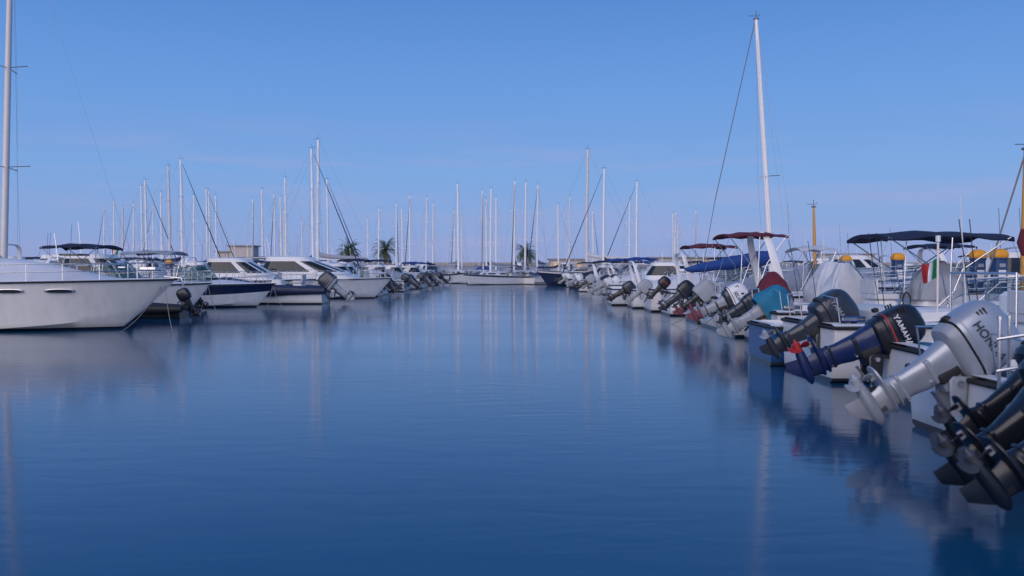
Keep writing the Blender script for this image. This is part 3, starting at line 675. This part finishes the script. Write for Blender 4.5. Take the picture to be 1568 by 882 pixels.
for i in range(26):
    inst(R.randrange(4),-22+R.uniform(-.4,.2),27+i*3.35,PI+R.uniform(-.06,.06),R.uniform(.85,1.15))
    inst(R.randrange(4),15.3+R.uniform(-.2,.4),22+i*3.35,R.uniform(-.06,.06),R.uniform(.85,1.12))
for i in range(12): inst(R.randrange(4),-18.8+R.uniform(-.2,.6),52+i*3.2,R.uniform(-.05,.05),R.uniform(.85,1.0))
for i in range(26):
    inst(R.randrange(4),-45+R.uniform(-.4,.4),55+i*3.4,0,R.uniform(.85,1.2)); inst(R.randrange(4),36+R.uniform(-.4,.4),50+i*3.6,PI,R.uniform(.85,1.2))
for i in range(18): inst(R.randrange(4),-34+i*3.9,146.5,-PI/2+R.uniform(-.05,.05),R.uniform(.9,1.25))
yacht(4,-2.2,90,9.8,PI+.72)
yacht(1,4.9,93,8.4,.6)
# ------------------------------------------------------------------ foreground masts
def mast(name,x,y,z0,H,lean,r0,m,spr=(),stay=None,extra=None):
    em=empty(name,(x,y,0)); mb=MB()
    top=Vector((lean,0,H))
    P=lambda t:Vector((lean*t,0,z0+(H-z0)*t))
    mb.tube([P(0),P(.3),P(.65),P(1)],[r0,r0*.97,r0*.85,r0*.6],m,12)
    mb.obj('spar',em); mb=MB()
    mb.tube([top,top+Vector((0,0,.3))],.012,WIRE,5); mb.tube([top+Vector((-.25,0,.12)),top+Vector((.1,0,.12)),top+Vector((.12,0,.2))],.010,WIRE,5)
    mb.rbox((lean,0,H+.02),(.16,.12,.05),WIRE)
    for z,w in spr:
        t=(z-z0)/(H-z0); c=P(t)
        mb.tube([c+Vector((-.15,-w,-.02)),c,c+Vector((-.15,w,-.02))],.018,m,6)
        mb.tube([c,c+Vector((w*.95,-.2,0))],.014,WIRE,6)
        for sd in(1,-1): mb.tube([c+Vector((-.15,w*sd,0)),top],.004,WIREL,4); mb.tube([c+Vector((-.15,w*sd,0)),Vector((-.1,w*1.3*sd,z0))],.004,WIREL,4)
    for a,b,r in (stay or []): mb.tube([Vector(a),Vector(b)],r,WIRE if r>.01 else WIREL,5)
    mb.obj('rigging',em)
    return em
mast('sailing_mast',8.58,29.0,.9,9.75,-.60,.10,ALU,spr=((4.65,.42),),stay=[((-.62,0,9.8),(-1.95,-.1,3.8),.014),((-1.95,-.1,3.8),(-2.4,-.1,1.2),.011),((-.5,0,9.3),(.9,0,1.2),.004),((-.5,0,9.3),(.35,0,3),.004)])
mast('sailing_mast',-15.75,27.3,1.0,13.5,.42,.10,ALUW,spr=((4.75,.9),(7.8,.75)),stay=[((.42,0,13.4),(4.2,0,1.3),.004),((.42,0,13.4),(-3.5,0,1.3),.004)])
mast('furled_spar',12.05,35,1.0,4.05,-.1,.07,ORANGE)
mast('furled_spar',11.60,20.0,.9,4.3,.02,.075,ORANGE,stay=[((0,0,4.3),(0.15,0,5.4),.03),((0,0,4.2),(-.9,0,1.2),.02)])
mb=MB(); mb.tube([(11.6,19.98,1.9),(11.57,19.98,2.2),(11.6,19.98,2.5)],[.06,.13,.08],MAROON,10); mb.obj('furled_sail')
boat('sailing_yacht_hull',6.2,29.0,0,7.2,1.7,.9,1.15,feat=[('cabin',[(.95,2.4,5.6,.7),(1.1,2.45,5.4,.68),(1.28,2.5,5.2,.62),(1.36,2.6,5.0,.5)]),('rail',.1,1,.55,8)])
mb=MB(); mb.tube([(8.5,29.0,2.0),(8.1,29.0,1.93),(7.6,29.0,1.87),(7.2,29.0,1.80),(6.7,29,1.72),(6.3,29.0,1.66),(5.95,29,1.6),(5.65,29.0,1.58)],[.20,.27,.21,.23,.16,.17,.11,.05],BLUEC,12); mb.tube([(8.55,29,1.75),(5.5,29,1.55)],.05,ALU,8); mb.obj('furled_mainsail')
# ------------------------------------------------------------------ flag
def flag(x,y,z,h,w,cols,top):
    em=empty('flag',(x,y,z)); mb=MB(); mb.tube([(0,0,0),(0,0,top)],.018,ALUW,8); mb.tube([(0,0,top),(0,0,top+.10)],.040,WPAINT,10); mb.obj('pole',em); mb=MB()
    n=12; rings=[]
    for i in range(n+1):
        t=i/n; rings.append([Vector((-w*t*.6-.02+.03*math.sin(5*t+q*2),.06*math.sin(7*t+q),top*.78-q*h-.35*t*h)) for q in(0,.25,.5,.75,1)])
    mb.loft(rings,cols[0],closed=False,cap0=False,cap1=False,mf=lambda i,j: cols[min(2,i*3//n)]); mb.obj('cloth',em)
flag(7.0,14.5,.8,.32,.34,(GREEN,WPAINT,RED),1.25)
flag(-23.2,52,1.0,.4,.6,(GREEN,WPAINT,RED),2.4)
mb=MB()
for x,y in((3.82,6.9),(3.98,7.05)):
    mb.tube([(x,y,.3),(x,y,1.2)],.014,STEEL,8); mb.tube([(x,y,1.2),(x,y,1.23)],.020,STEEL,8)
mb.tube([(3.80,6.9,1.05),(4.1,6.75,1.12),(4.5,6.7,1.1),(4.9,6.7,.9)],.013,STEEL,8)
mb.tube([(3.80,6.9,.8),(4.2,6.75,.9),(4.6,6.7,.85)],.013,STEEL,8)
mb.tube([(3.82,6.9,.45),(3.98,7.05,.45)],.013,STEEL,8);mb.tube([(3.82,6.9,.7),(3.98,7.05,.7)],.013,STEEL,8)
mb.obj('boarding_ladder')
# ------------------------------------------------------------------ mooring lines
def line(a,b,sag=.25,r=.009,m=ROPE):
    mb=MB(); a=Vector(a);b=Vector(b); mb.tube([a.lerp(b,t)-Vector((0,0,sag*4*t*(1-t))) for t in [i/10 for i in range(11)]],r,m,5); mb.obj('mooring_line')
for a,b in [((-9.3,23.6,1.3),(-8.6,22.4,-.05)),((-9.3,23.6,1.3),(-9.9,21.8,-.05)),((-10.7,31,1.05),(-9.8,29.8,-.05)),((-10.7,31,1.05),(-10.6,29.4,-.05)),((-10.1,37.2,.95),(-9.2,36,-.05)),((-10.1,37.2,.95),(-10,35.5,-.05)),
            ((-6.7,48.2,1.1),(-5.8,47.3,-.05)),((5.3,21.6,.8),(4.0,22.4,-.05)),((5.5,24.8,.8),(4.2,25.8,-.05))]: line(a,b)
# ------------------------------------------------------------------ palms
PF=mat('palm_frond',(.06,.11,.04),.6,var=.4,vs=2); PF2=mat('palm_frond_dry',(.12,.11,.04),.7,var=.3); PT=mat('palm_trunk',(.16,.12,.08),.9,var=.4,vs=6,bump=.8,bs=12)
def palm(x,y,z0,h,cr):
    em=empty('palm_tree',(x,y,z0)); mb=MB()
    mb.tube([(0,0,0),(.05,0,h*.4),(.0,.05,h*.8),(0,0,h)],[.38,.27,.27,.36],PT,12)
    for k in range(40):
        a=k*2.4; z=h*(.1+.88*k/40); mb.rbox((.27*math.cos(a),.27*math.sin(a),z),(.12,.12,.14),PT)
    mb.obj('trunk',em); mb=MB()
    for k in range(70):
        az=k*2.39996; el=math.radians(R.uniform(-35,80)); ln=cr*R.uniform(.85,1.15); m=PF if el>-.25 or R.random()<.4 else PF2
        p=Vector((0,0,h+.1)); d=Vector((math.cos(az)*math.cos(el),math.sin(az)*math.cos(el),math.sin(el))); pts=[p.copy()]; n=12
        for i in range(n):
            d.z-=.07+.014*i*(1 if el>0 else .5); d.normalize(); p=p+d*ln/n; pts.append(p.copy())
        mb.tube(pts,[.03*(1-.8*i/n) for i in range(n+1)],m,4)
        V=[];F=[]
        for i in range(1,n+1):
            t=(pts[i]-pts[i-1]).normalized(); sd=t.cross(Vector((0,0,1)))
            if sd.length<.05: continue
            sd.normalize(); lf=.45*math.sin(PI*min(.97,(i+1)/(n+2)))**.6
            for q in(0,.5):
                c=pts[i-1].lerp(pts[i],q)
                for s_ in(1,-1):
                    tip=c+sd*s_*lf*R.uniform(.8,1.1)+t*lf*.55-Vector((0,0,lf*R.uniform(.1,.55)))
                    o=len(V); V+=[c-t*.035,c+t*.035,tip]; F.append([o,o+1,o+2])
        mb.add(V,F,m)
    mb.obj('fronds',em)
palm(2.4,153,1.1,3.2,2.5); palm(-22.0,153,1.1,3.6,3.1); palm(-28.3,153,1.1,3.4,2.7)
# ------------------------------------------------------------------ sky, sun
w=bpy.data.worlds.new('World'); sc.world=w; w.use_nodes=True; nt=w.node_tree; N=nt.nodes; L=nt.links
bg=N['Background']; out=N['World Output']
sky=N.new('ShaderNodeTexSky'); sky.sky_type='NISHITA'; sky.sun_disc=False
SE,SR=math.radians(14),math.radians(205)
sky.sun_elevation=SE; sky.sun_rotation=SR
L.new(sky.outputs[0],bg.inputs[0]); bg.inputs[1].default_value=.07
tc=N.new('ShaderNodeTexCoord'); sp=N.new('ShaderNodeSeparateXYZ'); L.new(tc.outputs['Generated'],sp.inputs[0])
cr=N.new('ShaderNodeValToRGB'); L.new(sp.outputs[2],cr.inputs[0])
els=[(0,(.30,.37,.68)),(.035,(.255,.38,.73)),(.10,(.20,.39,.78)),(.2,(.14,.335,.77)),(.30,(.09,.255,.67)),(.6,(.07,.20,.55)),(1,(.06,.16,.45))]
e=cr.color_ramp.elements; e[0].position=0; e[0].color=(*els[0][1],1); e[1].position=1; e[1].color=(*els[-1][1],1)
for p,c in els[1:-1]:
    q=e.new(p); q.color=(*c,1)
mp=N.new('ShaderNodeMapping'); mp.inputs['Scale'].default_value=(2.4,2.4,24); mp.inputs['Location'].default_value=(2.3,.6,1.4); L.new(tc.outputs['Generated'],mp.inputs[0])
nz=N.new('ShaderNodeTexNoise'); nz.inputs['Scale'].default_value=1.6; nz.inputs['Detail'].default_value=7; L.new(mp.outputs[0],nz.inputs['Vector'])
mr=N.new('ShaderNodeMapRange'); mr.inputs[1].default_value=.50; mr.inputs[2].default_value=.78; mr.inputs[3].default_value=0; mr.inputs[4].default_value=.45; L.new(nz.outputs['Fac'],mr.inputs[0])
mz=N.new('ShaderNodeMapRange'); mz.inputs[1].default_value=.12; mz.inputs[2].default_value=.17; mz.inputs[3].default_value=1; mz.inputs[4].default_value=0.0; L.new(sp.outputs[2],mz.inputs[0])
mm=N.new('ShaderNodeMath'); mm.operation='MULTIPLY'; L.new(mr.outputs[0],mm.inputs[0]); L.new(mz.outputs[0],mm.inputs[1])
mx=N.new('ShaderNodeMix'); mx.data_type='RGBA'; mx.inputs[7].default_value=(.40,.40,.70,1); L.new(mm.outputs[0],mx.inputs[0]); L.new(cr.outputs[0],mx.inputs[6])
bg2=N.new('ShaderNodeBackground'); L.new(mx.outputs[2],bg2.inputs[0]); bg2.inputs[1].default_value=1.0
ms=N.new('ShaderNodeMixShader'); ms.inputs[0].default_value=.9; L.new(bg.outputs[0],ms.inputs[1]); L.new(bg2.outputs[0],ms.inputs[2]); L.new(ms.outputs[0],out.inputs[0])
sl=bpy.data.lights.new('sun','SUN'); sl.energy=2.3; sl.angle=math.radians(70); sl.color=(1,.85,.79)
so=bpy.data.objects.new('sun',sl); sc.collection.objects.link(so)
d=Vector((-.35,-.85,.36)).normalized(); so.rotation_euler=d.to_track_quat('Z','Y').to_euler(); so.location=(-10,-20,12)
# ------------------------------------------------------------------ camera
cd=bpy.data.cameras.new('camera'); cam=bpy.data.objects.new('camera',cd); sc.collection.objects.link(cam)
cam.location=(0,0,1.6); cam.rotation_euler=(math.radians(90-1.23),0,0); cd.lens=31; cd.sensor_width=36; cd.clip_end=8000; cd.clip_start=.05
cd.dof.use_dof=True; cd.dof.focus_distance=22; cd.dof.aperture_fstop=2.0
sc.camera=cam
